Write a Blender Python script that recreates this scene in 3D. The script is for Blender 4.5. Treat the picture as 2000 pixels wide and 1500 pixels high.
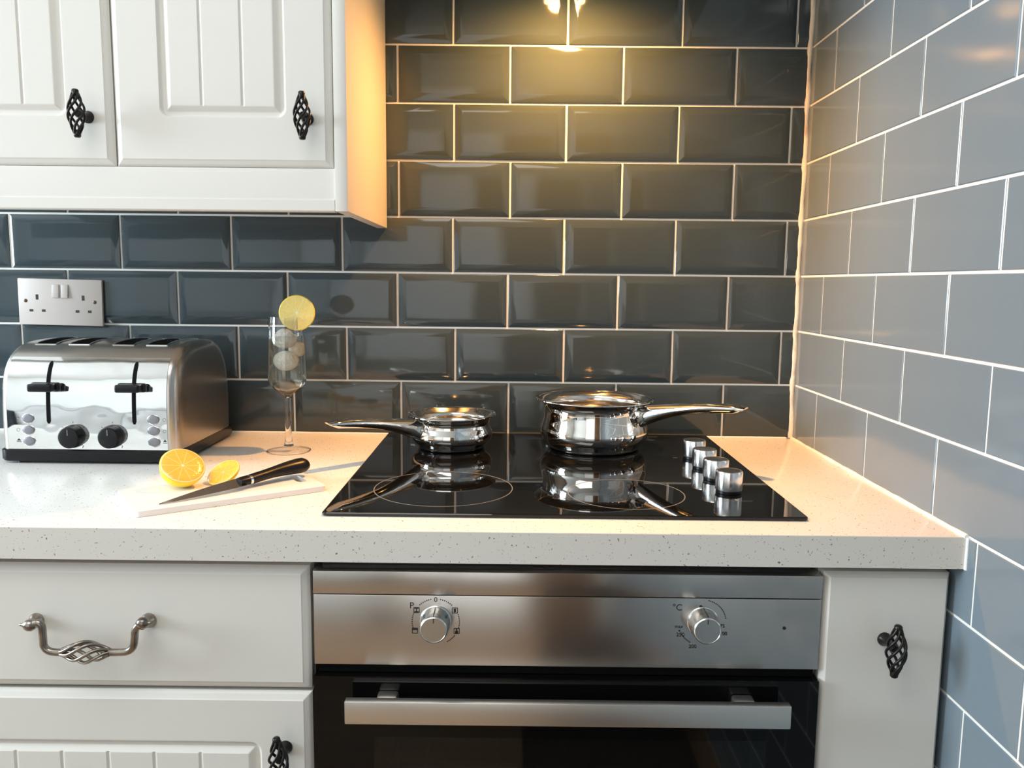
import bpy, bmesh, math, random
from mathutils import Vector, Matrix, noise

random.seed(7)
for o in list(bpy.data.objects):
    bpy.data.objects.remove(o, do_unlink=True)
SC = bpy.context.scene
COL = SC.collection
PI = math.pi

# ------------------------------------------------------------------ camera
# world: X along the cooker wall (right-hand wall at X=0), Y into the wall (tiled wall at Y=0), Z=0 worktop top
CAM = Vector((-0.53202, -1.52797, 0.28875))
RR = Vector((0.99994305, 0.00346137, 0.01009579))
FF = Vector((-0.00218664, 0.99232413, -0.12364479))
UU = Vector((-0.01044628, 0.12361568, 0.99227518))
FOC = 1583.58
cam_data = bpy.data.cameras.new('camera')
cam = bpy.data.objects.new('camera', cam_data)
COL.objects.link(cam)
m = Matrix((RR, UU, -FF)).transposed().to_4x4()
m.translation = CAM
cam.matrix_world = m
cam_data.sensor_width = 36
cam_data.lens = FOC / 2000 * 36
cam_data.clip_start = 0.02
SC.camera = cam

def at(px, py, Y):
    """real point on the plane y=Y seen at a photo position"""
    d = RR * ((px - 1000) / FOC) + FF - UU * ((py - 750) / FOC)
    t = (Y - CAM.y) / d.y
    return CAM + d * t

# ------------------------------------------------------------------ world, lights, exposure
w = bpy.data.worlds.new('sky')
SC.world = w
w.use_nodes = True
bg = w.node_tree.nodes['Background']
bg.inputs[0].default_value = (0.75, 0.88, 1.0, 1)
bg.inputs[1].default_value = 1.2
vs = SC.view_settings
vs.view_transform = 'Standard'
vs.look = 'None'
vs.gamma = 1
vs.use_curve_mapping = False
vs.exposure = 0.0

def area(name, loc, direction, sx, sy, energy, color, spread=180):
    l = bpy.data.lights.new(name, 'AREA')
    l.shape = 'RECTANGLE'
    l.size, l.size_y = sx, sy
    l.energy = energy
    l.color = color
    l.spread = math.radians(spread)
    o = bpy.data.objects.new(name, l)
    COL.objects.link(o)
    o.location = loc
    o.rotation_euler = Vector(direction).to_track_quat('-Z', 'Y').to_euler()
    return o
# daylight through the left window and front fill from an added, unseen rear window
area('window_daylight', (-3.92, -1.10, 0.70), (1, 0, 0), 1.0, 1.1, 130, (0.75, 0.89, 1.0))
area('rear_window_fill', (-1.15, -3.14, 0.45), (0, 1, 0), 1.0, 1.4, 3, (1.0, 0.90, 0.78))
# daylight from the rooflight in the ceiling (soft, warm white)
area('rooflight_daylight', (-1.15, -1.55, 1.47), (0, 0, -1), 1.1, 0.9, 14, (1.0, 0.965, 0.90))

# ------------------------------------------------------------------ materials
def P(name, color, rough=0.5, metal=0.0, spec=0.5, coat=0.0, trans=0.0, ior=1.5, alpha=1.0, emit=None, estr=0.0,
      aniso=0.0, tangent=None, bump=None, var=None):
    mt = bpy.data.materials.new(name)
    mt.use_nodes = True
    nt = mt.node_tree
    b = nt.nodes['Principled BSDF']
    b.inputs['Base Color'].default_value = (*color, 1)
    b.inputs['Roughness'].default_value = rough
    b.inputs['Metallic'].default_value = metal
    b.inputs['Specular IOR Level'].default_value = spec
    b.inputs['Coat Weight'].default_value = coat
    b.inputs['Coat Roughness'].default_value = 0.05
    b.inputs['Transmission Weight'].default_value = trans
    b.inputs['IOR'].default_value = ior
    b.inputs['Alpha'].default_value = alpha
    if emit:
        b.inputs['Emission Color'].default_value = (*emit, 1)
        b.inputs['Emission Strength'].default_value = estr
    tc = nt.nodes.new('ShaderNodeTexCoord')
    if aniso:
        b.inputs['Anisotropic'].default_value = aniso
        cx = nt.nodes.new('ShaderNodeCombineXYZ')
        for i in range(3):
            cx.inputs[i].default_value = tangent[i]
        nt.links.new(cx.outputs[0], b.inputs['Tangent'])
    if bump:
        scale, strength, dist, stretch = bump
        mp = nt.nodes.new('ShaderNodeMapping')
        mp.inputs['Scale'].default_value = stretch
        n = nt.nodes.new('ShaderNodeTexNoise')
        n.inputs['Scale'].default_value = scale
        n.inputs['Detail'].default_value = 2
        bp = nt.nodes.new('ShaderNodeBump')
        bp.inputs['Strength'].default_value = strength
        bp.inputs['Distance'].default_value = dist
        nt.links.new(tc.outputs['Object'], mp.inputs[0])
        nt.links.new(mp.outputs[0], n.inputs['Vector'])
        nt.links.new(n.outputs['Fac'], bp.inputs['Height'])
        nt.links.new(bp.outputs[0], b.inputs['Normal'])
    if var:      # (scale, colour2, stretch, low, high)
        scale, c2, stretch, lo, hi = var
        mp = nt.nodes.new('ShaderNodeMapping')
        mp.inputs['Scale'].default_value = stretch
        n = nt.nodes.new('ShaderNodeTexNoise')
        n.inputs['Scale'].default_value = scale
        n.inputs['Detail'].default_value = 4
        r = nt.nodes.new('ShaderNodeMapRange')
        r.inputs[1].default_value = lo
        r.inputs[2].default_value = hi
        mx = nt.nodes.new('ShaderNodeMix')
        mx.data_type = 'RGBA'
        mx.inputs[6].default_value = (*color, 1)
        mx.inputs[7].default_value = (*c2, 1)
        nt.links.new(tc.outputs['Object'], mp.inputs[0])
        nt.links.new(mp.outputs[0], n.inputs['Vector'])
        nt.links.new(n.outputs['Fac'], r.inputs[0])
        nt.links.new(r.outputs[0], mx.inputs[0])
        nt.links.new(mx.outputs[2], b.inputs['Base Color'])
    return mt

ONE = (1, 1, 1)
M = {}
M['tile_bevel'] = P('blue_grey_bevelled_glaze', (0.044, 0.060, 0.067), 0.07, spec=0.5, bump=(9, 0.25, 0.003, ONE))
M['tile_flat_lit'] = P('blue_grey_flat_glaze_lit', (0.168, 0.213, 0.246), 0.13, spec=0.5, bump=(7, 0.22, 0.003, ONE))  # paler than the bevelled glaze: side daylight brightening put into the colour
M['grout'] = P('white_grout', (0.80, 0.78, 0.72), 0.8, bump=(300, 0.3, 0.001, ONE))
M['sealant'] = P('cream_sealant', (0.80, 0.72, 0.60), 0.45, bump=(60, 0.6, 0.003, ONE), var=(55, (0.55, 0.42, 0.33), (1, 1, .5), .52, .72))
M['sealant_white'] = P('white_sealant', (0.85, 0.84, 0.80), 0.4, bump=(60, 0.4, 0.002, ONE))
M['plaster'] = P('white_plaster', (0.80, 0.78, 0.74), 0.9, bump=(40, 0.1, 0.002, ONE))
M['wood_floor'] = P('oak_floor', (0.34, 0.22, 0.13), 0.4, var=(3, (0.22, 0.13, 0.07), (1, 12, 1), .35, .7))
M['wood_door'] = P('brown_door_wood', (0.22, 0.11, 0.05), 0.4, var=(4, (0.12, 0.06, 0.03), (12, 1, 1), .35, .7))
M['cab_white'] = P('white_cabinet_foil', (0.71, 0.685, 0.63), 0.38, bump=(120, 0.03, 0.001, ONE))
M['carcass'] = P('white_melamine', (0.74, 0.72, 0.68), 0.5)
M['black_metal'] = P('black_bronze', (0.018, 0.016, 0.015), 0.32, 0.6, bump=(90, 0.25, 0.001, ONE))
M['pewter'] = P('antique_pewter', (0.36, 0.32, 0.28), 0.26, 1.0, bump=(90, 0.2, 0.001, ONE), var=(45, (0.16, 0.14, 0.12), ONE, .45, .7))
M['steel_panel'] = P('brushed_steel_panel', (0.50, 0.465, 0.43), 0.23, 1.0, aniso=0.9, tangent=(0, 0, 1), bump=(60, 0.04, 0.0006, (1, 1, 30)),
                     var=(9, (0.42, 0.39, 0.36), (1, 1, 1.4), .5, .75))
M['steel_bar'] = P('brushed_steel_bar', (0.66, 0.63, 0.58), 0.36, 1.0, bump=(80, 0.08, 0.0006, (1, 1, 18)))
M['steel_knob'] = P('satin_knob_steel', (0.62, 0.62, 0.60), 0.24, 1.0)
M['chrome'] = P('polished_chrome', (0.86, 0.86, 0.86), 0.05, 1.0)
M['chrome_wavy'] = P('polished_toaster_steel', (0.84, 0.84, 0.83), 0.05, 1.0, bump=(9, 0.5, 0.006, (1, 1, 1.6)))
M['steel_brushed'] = P('brushed_toaster_steel', (0.52, 0.48, 0.44), 0.27, 1.0, bump=(50, 0.05, 0.0006, (1, 20, 1)))
M['pan_steel'] = P('polished_pan_steel', (0.80, 0.77, 0.73), 0.045, 1.0, bump=(14, 0.05, 0.002, ONE))
M['pan_inner'] = P('satin_pan_steel', (0.70, 0.66, 0.60), 0.13, 1.0)
M['satin_chrome'] = P('satin_chrome', (0.88, 0.88, 0.88), 0.20, 1.0)
M['thin_glass'] = P('thin_clear_glass', (1, 1, 1), 0.0, alpha=0.13, spec=0.9)
M['edge_strip'] = None
nt_ = M['thin_glass'].node_tree      # thin glass: almost clear face-on, reflective at grazing angles
lw_ = nt_.nodes.new('ShaderNodeLayerWeight'); lw_.inputs[0].default_value = 0.35
mr_ = nt_.nodes.new('ShaderNodeMapRange'); mr_.inputs[3].default_value = 0.03; mr_.inputs[4].default_value = 0.22
nt_.links.new(lw_.outputs['Facing'], mr_.inputs[0]); nt_.links.new(mr_.outputs[0], nt_.nodes['Principled BSDF'].inputs['Alpha'])
nt_.nodes['Principled BSDF'].inputs['Base Color'].default_value = (0.30, 0.27, 0.22, 1)
M['black_glass'] = P('black_ceramic_glass', (0.004, 0.004, 0.004), 0.025, spec=0.55)
M['oven_glass'] = P('black_oven_glass', (0.003, 0.003, 0.003), 0.03, spec=0.25)
M['oven_pane'] = P('tinted_oven_pane', (0.004, 0.004, 0.003), 0.03, alpha=0.80)
M['black_plastic'] = P('black_plastic', (0.005, 0.005, 0.006), 0.32, spec=0.28)
M['black_matte'] = P('black_matte', (0.002, 0.002, 0.002), 0.7, spec=0.1)
M['enamel'] = P('dark_enamel', (0.03, 0.028, 0.025), 0.3)
M['ink'] = P('black_print', (0.02, 0.015, 0.012), 0.6)
M['ring'] = P('grey_hob_print', (0.20, 0.195, 0.18), 0.5)
M['grey_button'] = P('grey_button', (0.20, 0.20, 0.22), 0.4)
M['socket_white'] = P('socket_white', (0.52, 0.465, 0.43), 0.35)
M['socket_dark'] = P('socket_dark', (0.015, 0.01, 0.008), 0.6)
M['screw'] = P('screw_brass', (0.10, 0.06, 0.035), 0.35, 0.9)
M['board'] = P('white_board_plastic', (0.88, 0.84, 0.81), 0.45, bump=(200, 0.1, 0.0006, ONE))
M['blade'] = P('knife_steel', (0.42, 0.38, 0.34), 0.16, 1.0)
M['rind'] = P('lemon_rind', (0.90, 0.66, 0.02), 0.38, bump=(420, 0.5, 0.0008, ONE))
M['glass'] = P('clear_glass', (1, 1, 1), 0.0, trans=1.0, ior=1.48)
M['pane'] = P('window_glass', (1, 1, 1), 0.0, trans=1.0, ior=1.05)
M['drink'] = P('pale_sparkling_drink', (0.98, 0.975, 0.86), 0.0, trans=1.0, ior=1.33)
M['ice'] = P('cloudy_ice', (1.0, 1.0, 0.97), 0.22, trans=0.22, ior=1.31, bump=(150, 0.9, 0.004, ONE), var=(90, (0.80, 0.82, 0.76), ONE, .35, .7))
M['lamp_lens'] = P('lamp_lens', (1, 0.8, 0.5), 0.3, emit=(1.0, 0.62, 0.22), estr=90)
M['ceiling_lens'] = P('ceiling_lens', (1, 1, 1), 0.5, emit=(1.0, 0.93, 0.84), estr=1.0)
M['hood_steel'] = P('hood_steel', (0.25, 0.24, 0.23), 0.4, 1.0)

def worktop_mat(base=(0.85, 0.83, 0.79), nm='speckled_white_laminate'):
    mt = P(nm, base, 0.22, spec=0.45)
    nt = mt.node_tree
    b = nt.nodes['Principled BSDF']
    tc = nt.nodes.new('ShaderNodeTexCoord')
    prev = None
    wn_ = nt.nodes.new('ShaderNodeTexNoise'); wn_.inputs['Scale'].default_value = 70
    nt.links.new(tc.outputs['Object'], wn_.inputs['Vector'])
    wv_ = nt.nodes.new('ShaderNodeVectorMath'); wv_.operation = 'MULTIPLY_ADD'
    nt.links.new(wn_.outputs['Color'], wv_.inputs[0]); wv_.inputs[1].default_value = (.016, .016, .016)
    nt.links.new(tc.outputs['Object'], wv_.inputs[2])
    for scale, thr, col in ((260, 0.135, (0.30, 0.25, 0.20)), (420, 0.15, (0.50, 0.40, 0.32)), (170, 0.085, (0.22, 0.18, 0.15))):
        v = nt.nodes.new('ShaderNodeTexVoronoi')
        v.inputs['Scale'].default_value = scale
        nt.links.new(wv_.outputs[0], v.inputs['Vector'])
        n = nt.nodes.new('ShaderNodeTexNoise')
        n.inputs['Scale'].default_value = scale * 0.25
        nt.links.new(tc.outputs['Object'], n.inputs['Vector'])
        c = nt.nodes.new('ShaderNodeMath'); c.operation = 'LESS_THAN'; c.inputs[1].default_value = thr * 1.7
        nt.links.new(v.outputs['Distance'], c.inputs[0])
        sep = nt.nodes.new('ShaderNodeSeparateColor')
        nt.links.new(v.outputs['Color'], sep.inputs[0])
        g = nt.nodes.new('ShaderNodeMath'); g.operation = 'GREATER_THAN'; g.inputs[1].default_value = 0.86
        nt.links.new(sep.outputs[0], g.inputs[0])
        mu = nt.nodes.new('ShaderNodeMath'); mu.operation = 'MULTIPLY'
        nt.links.new(c.outputs[0], mu.inputs[0]); nt.links.new(g.outputs[0], mu.inputs[1])
        mx = nt.nodes.new('ShaderNodeMix'); mx.data_type = 'RGBA'
        if prev is None:
            mx.inputs[6].default_value = (*base, 1)
        else:
            nt.links.new(prev, mx.inputs[6])
        mx.inputs[7].default_value = (*col, 1)
        nt.links.new(mu.outputs[0], mx.inputs[0])
        prev = mx.outputs[2]
    nt.links.new(prev, b.inputs['Base Color'])
    return mt
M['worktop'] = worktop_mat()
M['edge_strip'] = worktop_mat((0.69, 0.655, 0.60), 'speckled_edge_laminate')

def citrus_mat(name, flesh, pale, n, R):
    """cut citrus face in the mesh's own XY plane: segments, membranes, pith ring"""
    mt = P(name, flesh, 0.22, spec=0.5, coat=0.4, bump=(260, 0.5, 0.001, ONE))
    nt = mt.node_tree
    b = nt.nodes['Principled BSDF']
    b.inputs['Subsurface Weight'].default_value = 0.15
    b.inputs['Subsurface Radius'].default_value = (0.01, 0.006, 0.002)
    b.inputs['Subsurface Scale'].default_value = 0.5
    L = nt.links.new
    tc = nt.nodes.new('ShaderNodeTexCoord')
    sp = nt.nodes.new('ShaderNodeSeparateXYZ'); L(tc.outputs['Object'], sp.inputs[0])
    def mth(op, a, bb=None):
        k = nt.nodes.new('ShaderNodeMath'); k.operation = op
        for i, v in enumerate((a, bb)):
            if v is None: continue
            if isinstance(v, (int, float)): k.inputs[i].default_value = v
            else: L(v, k.inputs[i])
        return k.outputs[0]
    r = mth('POWER', mth('ADD', mth('POWER', mth('ABSOLUTE', sp.outputs[0]), 2), mth('POWER', mth('ABSOLUTE', sp.outputs[1]), 2)), 0.5)
    ang = mth('ARCTAN2', sp.outputs[1], sp.outputs[0])
    fr = mth('FRACT', mth('MULTIPLY', mth('ADD', ang, 7.0), n / (2 * PI)))
    d = mth('MULTIPLY', mth('MINIMUM', fr, mth('SUBTRACT', 1.0, fr)), mth('MULTIPLY', r, 2 * PI / n))  # arc distance to a membrane
    mem = mth('LESS_THAN', d, R * 0.016)
    core = mth('LESS_THAN', r, R * 0.06)
    rim = mth('GREATER_THAN', r, R * 0.92)
    f = mth('MINIMUM', mth('ADD', mth('ADD', mth('MULTIPLY', mem, 0.42), core), rim), 1.0)
    mp = nt.nodes.new('ShaderNodeTexNoise'); mp.inputs['Scale'].default_value = 160
    L(tc.outputs['Object'], mp.inputs['Vector'])
    m0 = nt.nodes.new('ShaderNodeMix'); m0.data_type = 'RGBA'
    m0.inputs[6].default_value = (*flesh, 1)
    m0.inputs[7].default_value = (min(1, flesh[0] * 1.1), flesh[1] * 1.18, flesh[2] * 2.2, 1)
    L(mp.outputs['Fac'], m0.inputs[0])
    mx = nt.nodes.new('ShaderNodeMix'); mx.data_type = 'RGBA'
    L(m0.outputs[2], mx.inputs[6]); mx.inputs[7].default_value = (*pale, 1)
    L(f, mx.inputs[0]); L(mx.outputs[2], b.inputs['Base Color'])
    return mt

# ------------------------------------------------------------------ mesh builder
class MB:
    def __init__(s):
        s.v = []; s.f = []; s.mi = []
    def add(s, vs_, fs, mi=0):
        k = len(s.v)
        s.v += [tuple(v) for v in vs_]
        s.f += [tuple(i + k for i in f) for f in fs]
        s.mi += [mi] * len(fs)
        return s
    def box(s, x0, x1, y0, y1, z0, z1, mi=0):
        v = [(x, y, z) for x in (x0, x1) for y in (y0, y1) for z in (z0, z1)]
        return s.add(v, [(0, 1, 3, 2), (4, 6, 7, 5), (0, 4, 5, 1), (2, 3, 7, 6), (0, 2, 6, 4), (1, 5, 7, 3)], mi)
    def rings(s, rs, cap0=True, cap1=True, closed=True, mi=0):
        n = len(rs[0]); v = [p for r in rs for p in r]; f = []
        for i in range(len(rs) - 1):
            for j in range(n if closed else n - 1):
                a = i * n + j; b = i * n + (j + 1) % n
                f.append((a, b, b + n, a + n))
        if cap0: f.append(tuple(reversed(range(n))))
        if cap1: f.append(tuple((len(rs) - 1) * n + j for j in range(n)))
        return s.add(v, f, mi)
    def lathe(s, prof, c=(0, 0, 0), axis=(0, 0, 1), n=48, cap0=False, cap1=False, mi=0):
        q = Vector((0, 0, 1)).rotation_difference(Vector(axis).normalized())
        c = Vector(c)
        return s.rings([[c + q @ Vector((r * math.cos(2 * PI * j / n), r * math.sin(2 * PI * j / n), z)) for j in range(n)]
                        for r, z in prof], cap0, cap1, mi=mi)
    def tube(s, pts, rad, n=10, cap=True, ell=None, up=(0, 0, 1), mi=0):
        """sweep; rad number or list; ell = list of (half width, half height) against `up`"""
        pts = [Vector(p) for p in pts]; rs = []
        up0 = Vector(up); prevn = None
        for i, p in enumerate(pts):
            t = (pts[min(i + 1, len(pts) - 1)] - pts[max(i - 1, 0)]).normalized()
            if ell is None and prevn is not None:
                a = (prevn - t * prevn.dot(t)).normalized()
            else:
                u = up0 if abs(up0.dot(t)) < 0.98 else Vector((1, 0, 0))
                a = (u - t * u.dot(t)).normalized()
            prevn = a
            b = t.cross(a)
            if ell: hw, hh = ell[i]
            else: hw = hh = rad[i] if isinstance(rad, (list, tuple)) else rad
            rs.append([p + b * hw * math.cos(2 * PI * j / n) + a * hh * math.sin(2 * PI * j / n) for j in range(n)])
        return s.rings(rs, cap, cap, mi=mi)
    def build(s, name, mat, parent=None, sharp=35, bevel=0, seg=2, smooth=True):
        me = bpy.data.meshes.new(name)
        me.from_pydata(s.v, [], s.f)
        for mm in (mat if isinstance(mat, (list, tuple)) else [mat]):
            me.materials.append(M[mm] if isinstance(mm, str) else mm)
        me.polygons.foreach_set('material_index', s.mi)
        bm = bmesh.new(); bm.from_mesh(me)
        bmesh.ops.recalc_face_normals(bm, faces=bm.faces)
        if bevel:
            es = [e for e in bm.edges if len(e.link_faces) == 2 and e.calc_face_angle(0) > math.radians(30)]
            bmesh.ops.bevel(bm, geom=es, offset=bevel, segments=seg, affect='EDGES', profile=0.5, clamp_overlap=True)
        bm.to_mesh(me); bm.free()
        me.polygons.foreach_set('use_smooth', [smooth] * len(me.polygons))
        if smooth: me.set_sharp_from_angle(angle=math.radians(sharp))
        o = bpy.data.objects.new(name, me)
        COL.objects.link(o)
        if parent is not None:
            o.parent = parent
            o.matrix_parent_inverse = parent.matrix_basis.inverted()
        return o

def tag(o, label, cat, group=None, kind=None):
    if label: o['label'] = label
    if cat: o['category'] = cat
    if group: o['group'] = group
    if kind: o['kind'] = kind
    return o
def empty(name, loc, label, cat, group=None):
    o = bpy.data.objects.new(name, None)
    COL.objects.link(o); o.location = loc; o.empty_display_size = 0.02
    return tag(o, label, cat, group)
def struct(o): o['kind'] = 'structure'; return o
def copy_tree(o, offset, parent=None):
    c = o.copy(); COL.objects.link(c)
    if parent is None: c.location = o.location + Vector(offset)
    else:
        c.parent = parent; c.matrix_parent_inverse = o.matrix_parent_inverse.copy()
    for ch in o.children: copy_tree(ch, offset, c)
    return c

def text(s, size, loc, mat, parent, name='marking', face='-y', depth=0.0002, spacing=1.0):
    cu = bpy.data.curves.new('t', 'FONT'); cu.body = s; cu.size = size; cu.align_x = 'CENTER'; cu.align_y = 'CENTER'
    cu.extrude = depth
    to = bpy.data.objects.new('t', cu); COL.objects.link(to)
    dg = bpy.context.evaluated_depsgraph_get()
    me = bpy.data.meshes.new_from_object(to.evaluated_get(dg))
    bpy.data.objects.remove(to, do_unlink=True)
    rot = Matrix.Rotation(PI / 2, 4, 'X') if face == '-y' else Matrix.Identity(4)
    me.transform(Matrix.Translation(Vector(loc)) @ rot)
    me.materials.clear(); me.materials.append(M[mat])
    o = bpy.data.objects.new(name, me); COL.objects.link(o)
    o.parent = parent; o.matrix_parent_inverse = parent.matrix_basis.inverted()
    return o

# ================================================================== SETTING
FLOOR, CEIL, XL, YR = -0.92, 1.50, -4.00, -3.20
struct(MB().box(XL - .1, .1, YR - .1, .1, FLOOR - .05, FLOOR).build('floor', 'wood_floor'))
ce = MB()      # ceiling with the rooflight opening
ce.box(XL - .1, -1.72, YR - .1, .1, CEIL, CEIL + .05); ce.box(-.58, .1, YR - .1, .1, CEIL, CEIL + .05)
ce.box(-1.72, -.58, YR - .1, -2.02, CEIL, CEIL + .05); ce.box(-1.72, -.58, -1.08, .1, CEIL, CEIL + .05)
struct(ce.build('ceiling', 'plaster'))
w3 = struct(MB().box(-1.72, -1.68, -2.02, -1.08, CEIL + .01, CEIL + .08).box(-.62, -.58, -2.02, -1.08, CEIL + .01, CEIL + .08).box(-1.68, -.62, -2.02, -1.98, CEIL + .01, CEIL + .08).box(-1.68, -.62, -1.12, -1.08, CEIL + .01, CEIL + .08).build('window_3', 'cab_white'))
MB().box(-1.68, -.62, -1.98, -1.12, CEIL + .06, CEIL + .064).build('window_pane', 'pane', w3)

H = 0.102
G = 0.0019     # half grout width
# ---- tiled cooker wall: bevelled brick-bond tiles
ROWX = {0: (.2038, -.0324, .5), 1: (.2045, -.0296, 0), 2: (.2059, -.0306, .5), 3: (.2061, -.0292, 0), 4: (.2051, -.0293, .5),
        5: (.2045, -.0318, 0), 6: (.2043, -.0330, .5), 7: (.2060, -.0290, 0)}
wb = MB()
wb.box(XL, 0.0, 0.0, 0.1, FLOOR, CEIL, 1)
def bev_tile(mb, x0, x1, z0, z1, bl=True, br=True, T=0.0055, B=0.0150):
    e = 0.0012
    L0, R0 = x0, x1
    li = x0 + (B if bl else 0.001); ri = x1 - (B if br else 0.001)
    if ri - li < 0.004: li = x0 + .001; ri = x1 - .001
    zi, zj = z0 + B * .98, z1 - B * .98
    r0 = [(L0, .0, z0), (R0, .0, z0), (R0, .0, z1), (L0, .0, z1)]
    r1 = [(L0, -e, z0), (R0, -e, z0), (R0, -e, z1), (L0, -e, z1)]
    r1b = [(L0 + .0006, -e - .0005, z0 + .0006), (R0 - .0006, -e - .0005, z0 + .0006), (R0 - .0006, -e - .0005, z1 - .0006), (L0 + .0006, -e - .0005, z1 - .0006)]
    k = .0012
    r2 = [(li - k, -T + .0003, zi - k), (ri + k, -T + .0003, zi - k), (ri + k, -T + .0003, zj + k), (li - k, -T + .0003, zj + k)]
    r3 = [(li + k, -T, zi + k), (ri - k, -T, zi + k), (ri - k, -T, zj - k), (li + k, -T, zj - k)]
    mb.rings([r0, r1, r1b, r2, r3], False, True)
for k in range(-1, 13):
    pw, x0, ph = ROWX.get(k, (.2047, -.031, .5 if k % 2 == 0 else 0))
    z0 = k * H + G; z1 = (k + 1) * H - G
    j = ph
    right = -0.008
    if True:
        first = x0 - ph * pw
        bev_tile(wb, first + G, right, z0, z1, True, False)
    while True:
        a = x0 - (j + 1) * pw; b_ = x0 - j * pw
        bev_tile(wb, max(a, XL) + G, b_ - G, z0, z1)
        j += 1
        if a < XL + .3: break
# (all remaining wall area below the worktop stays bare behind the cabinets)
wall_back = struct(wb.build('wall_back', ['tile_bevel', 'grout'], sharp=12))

# ---- right-hand wall: the same tiles laid flat, seen along their face; side light painted into their paler colour
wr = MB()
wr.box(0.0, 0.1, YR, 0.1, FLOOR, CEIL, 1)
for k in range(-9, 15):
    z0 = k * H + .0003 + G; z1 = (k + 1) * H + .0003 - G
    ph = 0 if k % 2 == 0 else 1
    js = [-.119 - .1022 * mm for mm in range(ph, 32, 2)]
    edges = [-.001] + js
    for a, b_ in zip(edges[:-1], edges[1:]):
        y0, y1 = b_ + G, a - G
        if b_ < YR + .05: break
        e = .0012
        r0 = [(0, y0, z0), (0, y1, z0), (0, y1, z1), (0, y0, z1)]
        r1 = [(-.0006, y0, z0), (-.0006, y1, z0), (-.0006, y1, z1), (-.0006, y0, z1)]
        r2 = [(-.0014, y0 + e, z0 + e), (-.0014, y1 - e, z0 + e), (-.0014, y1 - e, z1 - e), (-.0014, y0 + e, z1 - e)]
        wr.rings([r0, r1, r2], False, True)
wall_right = struct(wr.build('wall_right', ['tile_flat_lit', 'grout'], sharp=20))

# ---- left wall with the window opening, rear wall with an added opening for the fill light and a brown door
wl = MB()
WY0, WY1, WZ0, WZ1 = -1.62, -0.58, 0.14, 1.30
wl.box(XL - .12, XL, YR, WY0, FLOOR, CEIL); wl.box(XL - .12, XL, WY1, 0, FLOOR, CEIL)
wl.box(XL - .12, XL, WY0, WY1, FLOOR, WZ0); wl.box(XL - .12, XL, WY0, WY1, WZ1, CEIL)
struct(wl.build('wall_left', 'plaster'))
wn = MB()
for a, b_ in ((WY0, WY0 + .05), (WY1 - .05, WY1), ((WY0 + WY1) / 2 - .025, (WY0 + WY1) / 2 + .025)):
    wn.box(XL - .08, XL - .03, a, b_, WZ0, WZ1)
for a, b_ in ((WZ0, WZ0 + .05), (WZ1 - .05, WZ1)):
    wn.box(XL - .079, XL - .031, WY0, WY1, a, b_)
w1 = struct(wn.build('window_1', 'cab_white'))
MB().box(XL - .058, XL - .054, WY0 + .04, WY1 - .04, WZ0 + .04, WZ1 - .04).build('window_pane', 'pane', w1)
wq = MB()
RX0, RX1, RZ0, RZ1 = -1.69, -0.66, -0.25, 1.15
wq.box(XL, RX0, YR - .12, YR, FLOOR, CEIL); wq.box(RX1, 0, YR - .12, YR, FLOOR, CEIL)
wq.box(RX0, RX1, YR - .12, YR, FLOOR, RZ0); wq.box(RX0, RX1, YR - .12, YR, RZ1, CEIL)
struct(wq.build('wall_rear', 'plaster'))
wn = MB()
for a, b_ in ((RX0, RX0 + .05), (RX1 - .05, RX1)): wn.box(a, b_, YR - .08, YR - .03, RZ0, RZ1)
for a, b_ in ((RZ0, RZ0 + .05), (RZ1 - .05, RZ1)): wn.box(RX0, RX1, YR - .079, YR - .031, a, b_)
w2 = struct(wn.build('fill_window', 'cab_white'))  # unseen window, added as the opening for the front fill light
MB().box(RX0 + .04, RX1 - .04, YR - .058, YR - .054, RZ0 + .04, RZ1 - .04).build('window_pane', 'pane', w2)
dr = MB(); dr.box(-.60, -.06, YR + .002, YR + .04, FLOOR, 1.08)
d1 = struct(dr.build('door_1', 'wood_door', bevel=.004))

# ---- sealant beads
def bead(name, p0, p1, n, rad, mat, rvar, seed, wob=0.0):
    p0 = Vector(p0); p1 = Vector(p1); pts = []; rs = []
    for i in range(n + 1):
        t = i / n
        k = noise.noise(Vector((t * n * .16, seed, 0)))
        k2 = noise.noise(Vector((t * n * .5, seed + 3, 0)))
        pts.append(p0.lerp(p1, t) + Vector((k * wob, 0, 0)))
        rs.append(rad * (1 + rvar * (k + .5 * k2)))
    return struct(MB().tube(pts, rs, 8).build(name, mat, sharp=80))
bead('trim_1', (-.0035, -.003, 0.001), (-.0035, -.003, 1.48), 150, .0058, 'sealant', .45, 1.3, .0035)
bead('trim_2', (-.002, -.008, .0005), (-.002, -.612, .0005), 60, .0030, 'sealant_white', .4, 5.2)
bead('trim_3', (XL + .01, -.0045, .0005), (-.012, -.0045, .0005), 120, .0026, 'sealant_white', .3, 9.2)
bead('trim_4', (-.0012, -.612, .0), (-.0012, -.612, -.039), 8, .0022, 'sealant_white', .3, 2.2)

# ================================================================== WORKTOP
wt = MB().box(-2.2, -.0022, -.6092, -.0068, -.0386, 0).build('worktop', 'worktop', bevel=.0004)
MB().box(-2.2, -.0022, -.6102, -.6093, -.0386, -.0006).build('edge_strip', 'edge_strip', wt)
tag(wt, 'pale speckled laminate worktop running under the toaster, board and black hob', 'worktop')

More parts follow.
